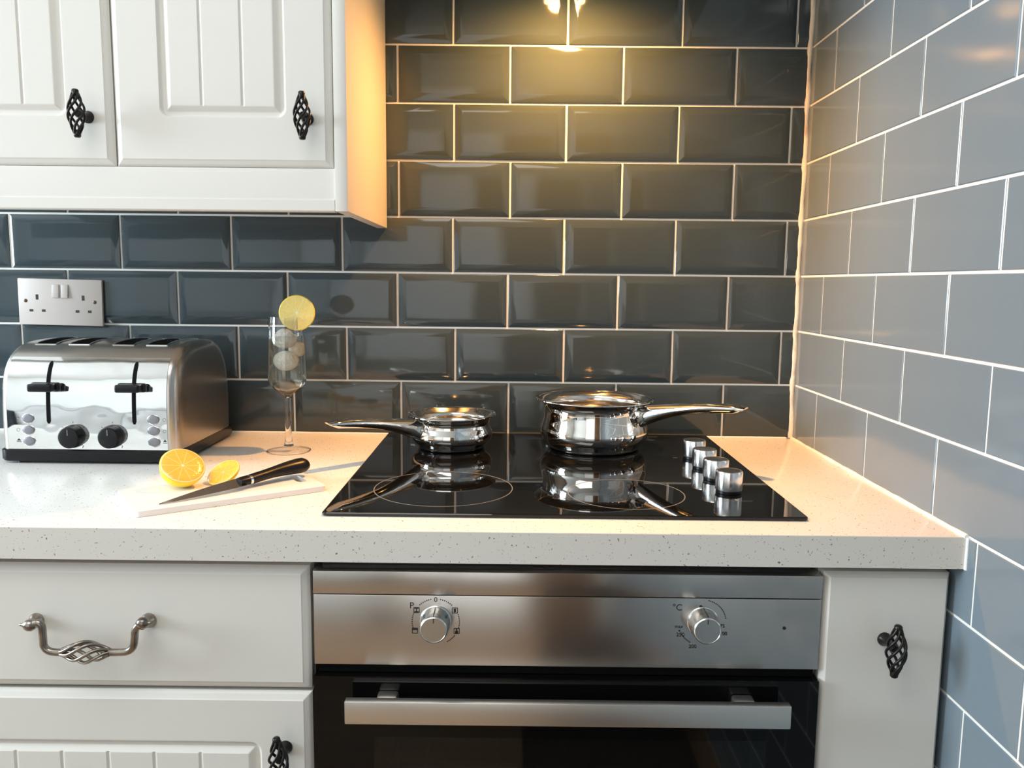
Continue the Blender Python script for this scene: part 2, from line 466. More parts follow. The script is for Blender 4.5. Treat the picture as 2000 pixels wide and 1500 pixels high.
# ================================================================== CABINETS
def sstep(x, a, b):
    t = max(0.0, min(1.0, (x - a) / (b - a))); return t * t * (3 - 2 * t)
def rbox_dist(x, z, x0, x1, z0, z1, r):
    """signed distance to a rounded rectangle, negative inside"""
    cx, cz = (x0 + x1) / 2, (z0 + z1) / 2
    qx = abs(x - cx) - (x1 - x0) / 2 + r; qz = abs(z - cz) - (z1 - z0) / 2 + r
    return math.hypot(max(qx, 0), max(qz, 0)) + min(max(qx, qz), 0) - r
def lines(a, b, feats, coarse=.02, fine=.0011, rad=.014):
    out = []; x = a
    while x < b - 1e-6:
        out.append(x)
        near = min([abs(x - q) - rr for q, rr in feats] + [1e9])
        x += fine if near < 0 else min(coarse, max(fine, near * .9))
    out.append(b)
    return out
def door_face(mb, x0, x1, z0, z1, yf, thick, panel=None, grooves=(), gw=.0022, edge=.0095, pr=.014):
    """moulded cabinet front: chamfered outer edge, sunk channel, raised planked field"""
    fx = [(x0, .012), (x1, .012)]; fz = [(z0, .012), (z1, .012)]
    if panel:
        px0, px1, pz0, pz1 = panel
        fx += [(px0 + .009, .013), (px1 - .009, .013)]; fz += [(pz0 + .009, .013), (pz1 - .009, .013)]
        fx += [(g, .0036) for g in grooves]
    xs = lines(x0, x1, fx); zs = lines(z0, z1, fz)
    def h(x, z):
        d = min(x - x0, x1 - x, z - z0, z1 - z)
        y = 0.0
        y -= .0045 * (1 - min(1, d / edge)) * (1 if d < edge else 0)
        if d < edge: y -= .0007
        if d < .003: y -= .0018 * (1 - d / .003)
        if panel:
            ds = rbox_dist(x, z, px0, px1, pz0, pz1, pr)
            if ds < 0:
                y -= .0046 * sstep(-ds, 0, .0045)
                dq = min(x - px0, px1 - x, z - pz0, pz1 - z)      # mitred slope up to the field
                y += .0046 * max(0, min(1, (dq - .0085) / .0075))
                if dq > .0160:
                    for g in grooves:
                        y -= .0022 * max(0, 1 - abs(x - g) / gw)
        return yf - y
    nz = len(zs)
    v = [(x, h(x, z), z) for x in xs for z in zs]
    f = [(i * nz + j, (i + 1) * nz + j, (i + 1) * nz + j + 1, i * nz + j + 1) for i in range(len(xs) - 1) for j in range(nz - 1)]
    mb.add(v, f)
    # sides and back
    yb = yf + thick
    bl = len(mb.v)
    ring = [(x, zs[0]) for x in xs] + [(xs[-1], z) for z in zs[1:]] + [(x, zs[-1]) for x in reversed(xs[:-1])] + [(xs[0], z) for z in reversed(zs[1:-1])]
    mb.rings([[(x, h(x, z), z) for x, z in ring], [(x, yb, z) for x, z in ring]], False, True)
    return mb

def cage(c, axis, length, R, rw=.0017, turns=.62, n=6, r_end=.0034, cap=.0046, caplen=.008):
    """twisted birdcage of n wires between two collars"""
    q = Vector((0, 0, 1)).rotation_difference(Vector(axis).normalized()); c = Vector(c)
    mb = MB(); L2 = length / 2 - caplen * .6
    for i in range(n):
        pts = []
        for k in range(19):
            t = k / 18
            r = r_end + (R - r_end) * math.sin(PI * t) ** 1.15
            a = 2 * PI * (i / n + turns * t)
            pts.append(c + q @ Vector((r * math.cos(a), r * math.sin(a), (2 * t - 1) * L2)))
        mb.tube(pts, rw, 7)
    for sg in (-1, 1):
        z = length / 2
        mb.lathe([(cap * .8, sg * (z - caplen * 1.25)), (cap, sg * (z - caplen * .7)), (cap, sg * (z - .0016)), (cap * .7, sg * z)], c, q @ Vector((0, 0, 1)), 16, True, True)
    return mb
def cage_knob(cx, yf, cz, parent, tilt=(0, 0, 1)):
    """post on the door face plus the upright twisted cage, one mesh"""
    L = .026
    k = cage((cx, yf - L - .005, cz - .001), tilt, .0640, .0108, .0017)
    k.lathe([(.0085, -.0002), (.0085, .0015), (.0068, .0035), (.0045, .010), (.0042, .020), (.0058, L), (.0040, L + .004)], (cx, yf, cz), (0, -1, 0), 24, True, True)
    return k.build('knob', 'black_metal', parent, sharp=60)

# ---- wall cabinets
YF = -.3587
WX1, WX0 = -.7892, -1.0965
def wall_cab(x0, x1):
    t = empty('wall_cabinet', ((x0 + x1) / 2, -.17, .4475), '', 'cabinet')
    c = MB()
    zt = 1.17
    c.box(x0 + .0005, x0 + .0185, YF + .021, -.0068, .4485, zt); c.box(x1 - .0185, x1 - .0005, YF + .021, -.0068, .4485, zt)
    c.box(x0 + .0185, x1 - .0185, YF + .021, -.0068, .4485, .4665); c.box(x0 + .0185, x1 - .0185, YF + .021, -.0068, zt - .018, zt)
    c.box(x0 + .0185, x1 - .0185, -.02, -.0072, .4665, zt - .018)
    c.build('carcass', 'carcass', t)
    d = MB()
    cx = (x0 + x1) / 2
    gs = [cx + .057 * k for k in (-.5, .5)]
    door_face(d, x0 + .001, x1 - .001, .4472, 1.165, YF, .020, (x0 + .0655, x1 - .0645, .5140, 1.098), gs)
    dd = d.build('door', 'cab_white', t, sharp=28)
    kp = at(601, 233, YF)
    cage_knob(kp.x - WX1 + x1, YF, kp.z, dd)
    return t
cabA = wall_cab(WX0, WX1)
cabA['label'] = 'white wall cabinet nearest the hob, tongue-and-groove door hanging beside the yellow-lit end panel'
cabB = copy_tree(cabA, (WX0 - WX1, 0, 0))
cabB['label'] = 'white wall cabinet at the left edge, partly in view above the double socket'
for o in (cabA, cabB): o['group'] = 'white wall cabinets over the worktop'

ep = MB().box(-.7874, -.7692, YF - .001, -.0068, .3868, 1.17).build('end_panel', 'cab_white', bevel=.0008)
tag(ep, 'white end panel closing the wall cabinets, lit yellow by the hood lamp', 'end panel')
# light rail under the doors: moulded strip
prof = [(YF + .018, .3862), (YF + .002, .3862), (YF, .388), (YF, .4020), (YF + .0015, .4035), (YF + .0035, .4045), (YF + .0035, .440), (YF + .0045, .4445), (YF + .006, .4466), (YF + .018, .4466)]
lr = MB().rings([[(x, y, z) for y, z in prof] for x in (-1.66, -.7882)])
lr = lr.build('light_rail', 'cab_white', sharp=20)
tag(lr, 'white moulded light rail running below the wall cabinet doors', 'light rail')

# ---- base cabinet on the left
YB = -.595
bx0, bx1 = -1.300, -.7745
bc = empty('base_cabinet', ((bx0 + bx1) / 2, -.3, FLOOR), 'white base cabinet left of the oven with a drawer above a planked door', 'cabinet')
c = MB()
c.box(bx0, bx0 + .018, YB + .0215, -.03, FLOOR + .1, -.0396); c.box(bx1 - .018, bx1, YB + .0215, -.03, FLOOR + .1, -.0396)
c.box(bx0 + .018, bx1 - .018, YB + .0215, -.03, FLOOR + .1, FLOOR + .118); c.box(bx0 + .018, bx1 - .018, -.042, -.03, FLOOR + .118, -.0396)
c.box(bx0 + .018, bx1 - .018, YB + .03, -.042, -.058, -.0396)
c.box(bx0 + .02, bx1 - .02, -.52, -.50, FLOOR, FLOOR + .1)
c.build('carcass', 'carcass', bc)
dw = door_face(MB(), bx0 + .001, bx1 - .0005, -.2058, -.0505, YB, .02)
dwo = dw.build('drawer', 'cab_white', bc, sharp=28)
bd = MB()
gs = [-.913 - .057 * k for k in range(-1, 6)]
gs = [g for g in gs if g < -.86]
door_face(bd, bx0 + .001, bx1 - .0005, -.80, -.2100, YB, .02, (bx0 + .062, -.8372, -.738, -.2735), gs)
bdo = bd.build('door', 'cab_white', bc, sharp=28)
kp = at(558, 1459, YB)
cage_knob(kp.x, YB, kp.z - .0, bdo, (-.06, 0, 1))
# bail pull on the drawer
yp = -.620
def smooth(ps, n=5):
    out = []
    for i in range(len(ps) - 1):
        p0, p1, p2, p3 = ps[max(i - 1, 0)], ps[i], ps[i + 1], ps[min(i + 2, len(ps) - 1)]
        for k in range(n):
            t = k / n
            out.append(.5 * ((2 * p1) + (p2 - p0) * t + (2 * p0 - 5 * p1 + 4 * p2 - p3) * t * t + (3 * p1 - p0 - 3 * p2 + p3) * t ** 3))
    return out + [ps[-1]]
pl_ = [at(a, b_, yp) for a, b_ in ((66, 1218), (76, 1217), (82, 1226), (84, 1245), (86, 1262), (95, 1271), (110, 1274), (122, 1274))]
pr_ = [at(a, b_, yp) for a, b_ in ((212, 1274), (232, 1274), (250, 1272), (260, 1263), (263, 1246), (264, 1232), (270, 1222), (280, 1216))]
ca, cb = at(121, 1274, yp), at(213, 1274, yp)
hb = cage((ca + cb) / 2, (cb - ca), (cb - ca).length + .006, .0118, .0022, -.46, 6, .0030, .0042, .004)
hb.tube(smooth(pl_), .0043, 12); hb.tube(smooth(pr_), .0043, 12)
for sg, pt in ((-1, at(58, 1221, yp)), (1, at(279, 1217, yp))):
    hb.lathe([(.0005, -.0075), (.004, -.0068), (.0068, -.003), (.0070, .001), (.0058, .0045), (.0030, .007), (.0018, .0088), (.0016, .0105), (.0002, .0115)], pt, (sg, -.15, .1), 20)
for a, b_ in ((72, 1211), (291, 1211)):
    q = at(a, b_, YB)
    hb.lathe([(.0090, 0), (.0092, .0015), (.0080, .004), (.0060, .0065), (.0046, .010), (.0042, .019)], (q.x, YB - .0001, q.z), (0, -1, 0), 24, True, True)
hb.build('handle', 'pewter', dwo, sharp=55)

# ---- narrow cabinet to the right of the oven
nx0, nx1 = -.1585, -.0068
nc = empty('narrow_cabinet', ((nx0 + nx1) / 2, -.3, FLOOR), 'narrow white base cabinet between the oven and the tiled side wall', 'cabinet')
c = MB()
c.box(nx0 + .0005, nx0 + .0165, YB + .0215, -.03, FLOOR + .1, -.0396); c.box(nx1 - .018, nx1 - .002, YB + .0215, -.03, FLOOR + .1, -.0396)
c.box(nx0 + .0165, nx1 - .018, YB + .0215, -.03, FLOOR + .1, FLOOR + .118)
c.box(nx0 + .0165, nx1 - .018, -.52, -.50, FLOOR, FLOOR + .1)
c.build('carcass', 'carcass', nc)
nd = door_face(MB(), nx0 + .0012, nx1, -.80, -.0505, YB, .02, edge=.0055)
ndo = nd.build('door', 'cab_white', nc, sharp=28)
kp = at(1727, 1248, YB)
cage_knob(kp.x, YB, kp.z, ndo, (.02, 0, 1))

# ================================================================== OVEN
ov = empty('oven', (-.465, -.3, FLOOR + .12), 'built-in stainless steel oven with black glass door under the hob', 'oven')
ox0, ox1 = -.7703, -.1600
b = MB()
b.box(ox0 + .006, ox0 + .03, -.57, -.06, -.66, -.050); b.box(ox1 - .03, ox1 - .006, -.57, -.06, -.66, -.050)
b.box(ox0 + .03, ox1 - .03, -.57, -.06, -.205, -.050); b.box(ox0 + .03, ox1 - .03, -.57, -.06, -.66, -.62)
b.box(ox0 + .03, ox1 - .03, -.08, -.06, -.62, -.205)
b.build('body', 'enamel', ov)
b = MB().box(ox0, ox1, -.595, -.5705, -.1725, -.0840)
cp = b.build('control_panel', 'steel_panel', ov, bevel=.0012)
MB().box(ox0, ox1, -.595, -.5705, -.0832, -.0548).build('upper_trim', 'steel_panel', ov, bevel=.0008)
MB().box(ox0 + .004, ox1 - .004, -.590, -.5705, -.1836, -.1735).build('vent_gap', 'black_matte', ov)
# door: black glass border with a tinted pane
gx0, gx1, gz0, gz1 = ox0 + .0005, -.1545 - .0052, -.655, -.1850
wx0, wx1, wz0, wz1 = at(730, 1440, -.60).x, at(1497, 1440, -.60).x, -.60, at(1000, 1442, -.60).z
b = MB()
b.box(gx0, wx0, -.600, -.572, gz0, gz1); b.box(wx1, gx1, -.600, -.572, gz0, gz1)
b.box(wx0, wx1, -.600, -.572, wz1, gz1); b.box(wx0, wx1, -.600, -.572, gz0, wz0)
gd = b.build('door', 'oven_glass', ov)
MB().box(wx0, wx1, -.5999, -.594, wz0, wz1).build('window', 'oven_pane', gd)
hy0, hy1 = -.6295, -.6185
hz0, hz1 = -.2300, -.2013
b = MB().box(-.7275, -.2015, hy0, hy1, hz0, hz1)
hn = b.build('handle', 'steel_bar', gd, bevel=.0014)
for px in (757, 1453):
    q = at(px, 1350, -.61).x
    MB().box(q - .0125, q + .0125, hy1 + .0002, -.6002, hz0 + .006, hz1 - .0005).build('bracket', 'steel_bar', gd, bevel=.003)
# rack inside
rz = at(900, 1499, -.55).z
rk = MB()
rk.tube([(ox0 + .05, -.55, rz), (ox1 - .05, -.55, rz)], .0022, 8)
rk.tube([(ox0 + .05, -.12, rz), (ox1 - .05, -.12, rz)], .0022, 8)
for i in range(22):
    x = ox0 + .06 + i * (ox1 - ox0 - .12) / 21
    rk.tube([(x, -.556, rz + .003), (x, -.12, rz + .003)], .0014, 6)
rk.build('rack', 'chrome', ov, sharp=60)
# knobs
def oven_knob(px, py, front_px, front_py):
    base = at(px, py, -.5952); 
    front = at(front_px, front_py, -.625)
    ax = (Vector((front.x, -.625, front.z)) - Vector((base.x, -.595, base.z))).normalized()
    ax = (ax * .0 + Vector((0, -1, 0))).normalized()
    k = MB().lathe([(.0190, -.0002), (.0190, .002), (.0182, .0028), (.0178, .003), (.0168, .025), (.0160, .0275), (.0148, .0284)], (base.x, -.5952, base.z), ax, 48, True, False)
    k.lathe([(.0148, .0284), (.0144, .0278), (.0002, .0278)], (base.x, -.5952, base.z), ax, 48)
    ko = k.build('knob', 'steel_knob', ov, sharp=40)
    yk = -.5952 - .0281
    MB().box(base.x - .0005, base.x + .0005, yk - .0003, yk + .0008, base.z + .0085, base.z + .0140).box(base.x - .0004, base.x + .0004, -.5952 - .027, -.5952 - .002, base.z + .0172, base.z + .0181).build('pointer', 'ink', ko)
    return base
kb1 = oven_knob(851, 1212, 847, 1240)
kb2 = oven_knob(1372, 1214, 1377, 1241)
yt = -.5953
def marks(items):
    b = MB()
    for (x, z, hw, hh) in items: b.box(x - hw, x + hw, yt - .0002, yt + .0004, z - hh, z + hh)
    return b
def arc(cx, cz, r, a0, a1, n, s=.0006):
    return [(cx + r * math.sin(math.radians(a0 + (a1 - a0) * i / n)), cz + r * math.cos(math.radians(a0 + (a1 - a0) * i / n)), s, s) for i in range(n + 1)]
def icon(x, z, s=.0044, kind=0):
    t = .0004
    L = [(x, z + s, s, t), (x, z - s, s, t), (x - s, z, t, s), (x + s, z, t, s)]
    if kind == 1: L += [(x, z, .0014, .0022)]
    if kind == 2: L += [(x, z - .0015, .0018, .0018), (x, z + .001, .0008, .0015)]
    if kind == 3: L += [(x, z + s * .6, s, .0012)]
    if kind == 4: L += [(x, z - .002, .0022, .0006), (x, z, .0006, .002), (x, z + .0022, .0022, .0005)]
    return L
cx, cz = kb1.x, kb1.z - .0015
its = arc(cx, cz, .0285, 12, 42, 6) + arc(cx, cz, .0285, -42, -12, 6) + arc(cx, cz, .0285, 66, 104, 8) + arc(cx, cz, .0285, -104, -66, 8) + arc(cx, cz, .0285, 128, 150, 5)
for a, kd in ((54, 1), (-54, 4), (118, 2), (-118, 3)):
    its += icon(cx + .0285 * math.sin(math.radians(a)), cz + .0245 * math.cos(math.radians(a)), kind=kd, s=.0032)
marks(its).build('marking', 'ink', cp)
text('P', .0105, (at(804, 1183, yt).x, yt, at(804, 1183, yt).z), 'ink', cp)
text('0', .0085, (cx, yt, cz + .0275), 'ink', cp)
cx, cz = kb2.x, kb2.z - .0015
its = arc(cx, cz, .0285, 14, 78, 14) + arc(cx, cz, .0285, -150, -118, 8)
for dx, dz, r in ((at(1369, 1185, yt).x, at(1369, 1185, yt).z, .0019), (at(1532, 1227, yt).x, at(1532, 1227, yt).z, .0021), (at(1327, 1232, yt).x, at(1327, 1232, yt).z, .0011)):
    MB().lathe([(r, 0), (r, .0003)], (dx, yt + .0002, dz), (0, -1, 0), 16, True, True).build('marking', 'ink', cp)
marks(its[:15]).build('marking', 'ink', cp)
its = its[15:]
marks(its).build('marking', 'ink', cp)
for s, sz, px, py in (('°C', .0110, 1323, 1187), ('max', .0060, 1326, 1224), ('250', .0066, 1329, 1240), ('75', .0062, 1411, 1223), ('100', .0062, 1413, 1238), ('200', .0062, 1353, 1263)):
    q = at(px, py, yt); text(s, sz, (q.x, yt, q.z), 'ink', cp)

# ================================================================== HOB
hob = empty('hob', (-.468, -.28, 0), 'black ceramic glass hob with chrome knobs set in the worktop', 'hob')
hx0, hx1, hy0_, hy1_ = -.7685, -.1655, -.5545, -.0110
def rrect(x0, x1, y0, y1, r, n=6):
    out = []
    for cx_, cy_, a0 in ((x1 - r, y1 - r, 0), (x0 + r, y1 - r, 90), (x0 + r, y0 + r, 180), (x1 - r, y0 + r, 270)):
        for i in range(n + 1):
            a = math.radians(a0 + 90 * i / n); out.append((cx_ + r * math.cos(a), cy_ + r * math.sin(a)))
    return out
g = MB()
g.rings([[(x, y, z) for x, y in rrect(hx0 + d, hx1 - d, hy0_ + d, hy1_ - d, .006)] for d, z in ((.003, .0003), (.0, .0015), (0, .0040), (.0008, .0050), (.0016, .0054))])
g.build('glass_plate', 'black_glass', hob, smooth=False)
ZH = .0054
def zone(cx, cy, r, wd=.0006):
    b = MB(); n = 96
    b.rings([[(cx + rr * math.cos(2 * PI * j / n), cy + rr * math.sin(2 * PI * j / n), z) for j in range(n)] for rr, z in ((r - wd, ZH - .0002), (r - wd, ZH + .00015), (r + wd, ZH + .00015), (r + wd, ZH - .0002))], False, False)
    b.build('cooking_zone', 'ring', hob, smooth=False)
zone(-.628, -.428, .0955); zone(-.3775, -.448, .0790); zone(-.6385, -.147, .0500, .0007); zone(-.3915, -.135, .0700, .0007)
for x, y in ((-.264, -.215), (-.264, -.29), (-.264, -.365)):
    MB().box(x - .004, x + .003, y - .0004, y + .0004, ZH - .0002, ZH + .00015).build('marking', 'ring', hob)
MB().box(-.258, -.214, -.4813, -.4808, ZH - .0002, ZH + .00015).build('marking', 'ring', hob)
MB().box(-.236, -.233, -.4800, -.4725, ZH - .0002, ZH + .00015).build('marking', 'ring', hob)
MB().box(-.30, -.262, -.0323, -.0317, ZH - .0002, ZH + .00015).build('marking', 'ring', hob)
knob0 = None
for i, (x, y) in enumerate(((-.2345, -.4355), (-.2345, -.3620), (-.2345, -.2890), (-.2345, -.2165))):
    k = MB().lathe([(.0182, .0058), (.0184, .0066), (.0184, .0300), (.0178, .0318), (.0166, .0322), (.0158, .0318), (.0002, .0315)], (x, y, ZH - .0012), (0, 0, 1), 48, True, False)
    ko = k.build('knob', 'satin_chrome', hob, sharp=40)
    MB().lathe([(.0168, .0004), (.0174, .0010), (.0174, .0058), (.0140, .0058)], (x, y, ZH - .0004), (0, 0, 1), 40, True, True).build('collar', 'black_plastic', ko)
    MB().lathe([(.0152, .0317), (.0152, .03195), (.0001, .0320)], (x, y, ZH - .0012), (0, 0, 1), 40).build('top_disc', 'pan_inner', ko)

# ================================================================== SAUCEPANS
def pan(cx, cy, prof, rim_r, rim_z, tip, tip_z, root_r, root_z, label, group, sag):
    t = empty('saucepan', (cx, cy, ZH), label, 'saucepan', group)
    th = .0011
    outer = [(r, z) for r, z in prof]
    inner = [(max(.001, r - th), z + (th * 2 if z < .006 else 0)) for r, z in reversed(prof)]
    ft = outer[:-1] + [(rim_r - .0025, rim_z - .0022), (rim_r - .001, rim_z - .0016), (rim_r, rim_z - .0006), (rim_r - .0004, rim_z + .0006), (rim_r - .002, rim_z + .0006), (rim_r - .004, rim_z - .0014)]
    b = MB().lathe([(.001, 0.0002)] + ft, (cx, cy, ZH), n=96)
    b.build('body', 'pan_steel', t, sharp=50)
    b = MB().lathe([(rim_r - .004, rim_z - .0016)] + [(r, z) for r, z in inner[1:]] + [(.001, .0035)], (cx, cy, ZH), n=96)
    b.build('lining', 'pan_inner', t, sharp=60)
    # handle
    c = Vector((cx, cy, 0)); d = (Vector((tip[0], tip[1], 0)) - c); Ld = d.length; d.normalize()
    pts, el = [], []
    n = 18
    for i in range(n + 1):
        u = i / n
        rr = root_r + (Ld - root_r) * u
        z = root_z + (tip_z - root_z) * (1 - (1 - u) ** 2.1) - sag * math.sin(PI * u) * .0
        pts.append(c + d * rr + Vector((0, 0, ZH + z)))
        hh = .0125 * (1 - u) ** 2.2 + .0056 + .0016 * math.sin(PI * max(0, (u - .45) / .55))
        hw = .0075 + .0030 * math.sin(PI * min(1, u * 1.0)) + .0025 * u
        if i == n: hh *= .80; hw *= .8
        el.append((hw, hh))
    hd = MB().tube(pts, 0, 20, True, el)
    nv = len(hd.v)          # slanted cut at the tip: the underside ends earlier than the top
    for q in range(nv - 60, nv):
        p = Vector(hd.v[q]); k = (q - (nv - 60)) // 20
        low = max(0, pts[-3 + k].z + .003 - p.z) / .009
        hd.v[q] = tuple(p - d * (.016 * low * (k / 2)))
    ho = hd.build('handle', 'pan_steel', t, sharp=45)
    # slot near the tip
    # lug plate hugging the body with two rivets
    a0 = math.atan2(d.y, d.x)
    lg = MB(); rs = []
    for k in range(-8, 9):
        a = a0 + k / 8 * (.019 / root_r)
        hl = .0135 * math.sqrt(max(.02, 1 - (k / 8.01) ** 2))
        rad = root_r + .0003
        rs.append([(cx + (rad - .0022) * math.cos(a), cy + (rad - .0022) * math.sin(a), ZH + root_z - hl), (cx + rad * math.cos(a), cy + rad * math.sin(a), ZH + root_z - hl),
                   (cx + rad * math.cos(a), cy + rad * math.sin(a), ZH + root_z + hl * .8), (cx + (rad - .0022) * math.cos(a), cy + (rad - .0022) * math.sin(a), ZH + root_z + hl * .8)])
    lg.rings(rs)
    lo = lg.build('lug', 'chrome', ho, sharp=40)
    for sg in (-1, 1):
        a = a0 + sg * .0125 / root_r
        dd = Vector((math.cos(a), math.sin(a), 0))
        MB().lathe([(.0036, 0), (.0034, .0012), (.0020, .0020), (.0001, .0022)], Vector((cx, cy, ZH + root_z - .001)) + dd * root_r, dd, 16, True, False).build('rivet', 'pan_steel', ho)
    return t
small = [(.052, 0), (.0560, .0012), (.0585, .0045), (.0590, .0070), (.0630, .0100), (.0672, .0150), (.0700, .0210), (.0705, .0260), (.0690, .0320), (.0660, .0375), (.0646, .0420), (.0648, .0465), (.0668, .0505), (.0700, .0535), (.073, .0560)]
pan(-.6385, -.147, small, .0768, .0590, (-.8165, -.312), .0655, .0655, .0370,
    'small polished steel saucepan on the left of the hob, handle pointing left', 'polished saucepans on the hob', 0)
big = [(.072, 0), (.0770, .0012), (.0790, .0050), (.0795, .0075), (.0845, .0110), (.0900, .0175), (.0932, .0250), (.0938, .0320), (.0925, .0400), (.0900, .0480), (.0885, .0560), (.0880, .0660), (.0882, .0735), (.0898, .0785), (.0930, .0818), (.098, .0840)]
pan(-.3915, -.135, big, .1030, .0870, (-.1800, -.3170), .0960, .0895, .0640,
    'large polished steel saucepan in the middle of the hob, handle pointing right', 'polished saucepans on the hob', 0)

# ================================================================== TOASTER
ts = empty('toaster', (-1.19, -.16, 0), 'four-slice polished steel toaster at the left end of the worktop', 'toaster')
def prof_pts(n=6):
    key = [(-.2820, .0225), (-.2820, .060), (-.2805, .100), (-.2765, .130), (-.2680, .152), (-.2540, .1685), (-.2340, .1800), (-.2080, .1860), (-.160, .1880), (-.112, .1860), (-.086, .1800),
           (-.066, .1685), (-.052, .152), (-.0435, .130), (-.0395, .100), (-.0380, .060), (-.0380, .0225)]
    out = []
    P_ = [Vector(k) for k in key]
    for i in range(len(P_) - 1):
        p0 = P_[max(i - 1, 0)]; p1 = P_[i]; p2 = P_[i + 1]; p3 = P_[min(i + 2, len(P_) - 1)]
        for k in range(n):
            t = k / n
            out.append(.5 * ((2 * p1) + (-p0 + p2) * t + (2 * p0 - 5 * p1 + 4 * p2 - p3) * t * t + (-p0 + 3 * p1 - 3 * p2 + p3) * t ** 3))
    out.append(P_[-1])
    return out
PP = prof_pts()
def front_y(z):
    for a, b_ in zip(PP[:-1], PP[1:]):
        if a.y <= z <= b_.y and a.x < -.16:
            return a.x + (b_.x - a.x) * (z - a.y) / (b_.y - a.y)
    return -.282
tx0, tx1 = -1.3200, -1.0730
# wrap-over shell with slot openings
slots = [(-1.3030, -1.2700), (-1.2490, -1.2160), (-1.1780, -1.1450), (-1.1240, -1.0910)]
xs = sorted(set([tx0, tx1] + [v for s in slots for v in s] + [tx0 + (tx1 - tx0) * i / 12 for i in range(13)]))
sh = MB(); nP = len(PP)
v = [(x, p.x, p.y) for x in xs for p in PP]
f = []
ya, yb_ = -.228, -.086
for i in range(len(xs) - 1):
    xm = (xs[i] + xs[i + 1]) / 2
    for j in range(nP - 1):
        ym = (PP[j].x + PP[j + 1].x) / 2
        if PP[j].y > .165 and ya < ym < yb_ and any(a < xm < b_ for a, b_ in slots): continue
        f.append((i * nP + j, (i + 1) * nP + j, (i + 1) * nP + j + 1, i * nP + j + 1))
sh.add(v, f)
jj = [j for j in range(nP - 1) if PP[j].y > .165 and ya < (PP[j].x + PP[j + 1].x) / 2 < yb_]
rim = PP[jj[0]:jj[-1] + 2]
sho = sh.build('shell', 'steel_brushed', ts, sharp=60)
for a, b_ in slots:
    s = MB()
    ring = [(a, p.x, p.y) for p in rim] + [(b_, p.x, p.y) for p in reversed(rim)]
    s.rings([[(x, y, z + .0012) for x, y, z in ring], ring, [(x, y, .09) for x, y, z in ring]], False, True)
    s.build('bread_slot', 'enamel', ts, sharp=50)
    lip = MB()
    for xx, sg in ((a, 1), (b_, -1)):
        lip.tube([(xx, p.x, p.y + .0006) for p in rim], .0011, 6)
    lip.tube([(a, rim[0].x, rim[0].y + .0006), (b_, rim[0].x, rim[0].y + .0006)], .0011, 6)
    lip.tube([(a, rim[-1].x, rim[-1].y + .0006), (b_, rim[-1].x, rim[-1].y + .0006)], .0011, 6)
    lip.build('slot_rim', 'chrome', ts, sharp=60)
# domed side panels
def side(xb, sg, name='side_panel'):
    s = MB(); rs = []
    for dx, ins in ((0, 0), (.0035, .0003), (.0075, .0018), (.0110, .0045), (.0140, .0090), (.0160, .0150), (.0172, .0230), (.0178, .034), (.018, .05)):
        ky = (.122 - ins) / .122; kz = (.188 - ins) / .188
        rs.append([(xb + sg * dx, -.16 + (p.x + .16) * ky, .0225 + (p.y - .0225) * ((.1655 - ins) / .1655)) for p in PP])
    s.rings(rs, False, True)
    return s.build(name, 'steel_brushed', ts, sharp=70)
side(tx1, 1); side(tx0, -1)
# polished front fascia
FZ = [z for z in [.0235 + (.1660 - .0235) * i / 26 for i in range(27)]]
fa = MB()
def fascia_y(x, z): return front_y(z) - .0016
v = []; nx = 24
fx0, fx1 = tx0 - .0010, tx1 + .0010
for i in range(nx + 1):
    x = fx0 + (fx1 - fx0) * i / nx
    for z in FZ: v.append((x, fascia_y(x, z), z))
nz = len(FZ)
fa.add(v, [(i * nz + j, (i + 1) * nz + j, (i + 1) * nz + j + 1, i * nz + j + 1) for i in range(nx) for j in range(nz - 1)])
ring = [(x, FZ[0]) for x in (fx0, fx1)]
bord = [(fx0 + (fx1 - fx0) * i / nx, FZ[0]) for i in range(nx + 1)] + [(fx1, z) for z in FZ[1:]] + [(fx0 + (fx1 - fx0) * i / nx, FZ[-1]) for i in reversed(range(nx))] + [(fx0, z) for z in reversed(FZ[1:-1])]
fa.rings([[(x, fascia_y(x, z), z) for x, z in bord], [(x, front_y(z) + .0006, z) for x, z in bord]], False, False)
fas = fa.build('front_fascia', 'chrome_wavy', ts, sharp=40)
# black base with a slight skirt
bs = MB()
bs.rings([[(x, y, z) for x, y in rrect(tx0 - .0165 - d, tx1 + .0165 + d, -.2845 - d, -.0330 + d, .014)] for d, z in ((-.006, .0035), (-.001, .0040), (.001, .0075), (.001, .0215), (-.001, .0228))])
bs.build('base', 'black_plastic', ts, sharp=40)
for x in (tx0 + .01, tx1 - .01):
    for y in (-.265, -.055):
        MB().lathe([(.010, .0002), (.010, .0040)], (x, y, 0), n=16, cap0=True, cap1=True).build('foot', 'black_plastic', ts)
for sx, ly in ((-1.2560, .1225), (-1.1225, .1225)):
    zt, zb = .1600, .0640
    st = MB(); rs = []
    for i in range(25):
        z = zb + (zt - zb) * i / 24; y = front_y(z) - .0016
        wv = .0031 if 0 < i < 24 else .0015
        rs.append([(sx - wv, y - .0006, z), (sx + wv, y - .0006, z), (sx + wv, y + .001, z), (sx - wv, y + .001, z)])
    st.rings(rs)
    st.build('lever_slot', 'black_matte', ts, sharp=50)
    y0 = front_y(ly) - .0022
    lv = MB()
    lv.box(sx - .0215, sx + .0215, y0 - .010, y0 - .0012, ly - .0075, ly + .0065)
    lv.box(sx - .0185, sx + .0185, y0 - .026, y0 - .0098, ly - .0062, ly + .0058)
    lo = lv.build('lever', 'black_plastic', ts, bevel=.0026, seg=3)
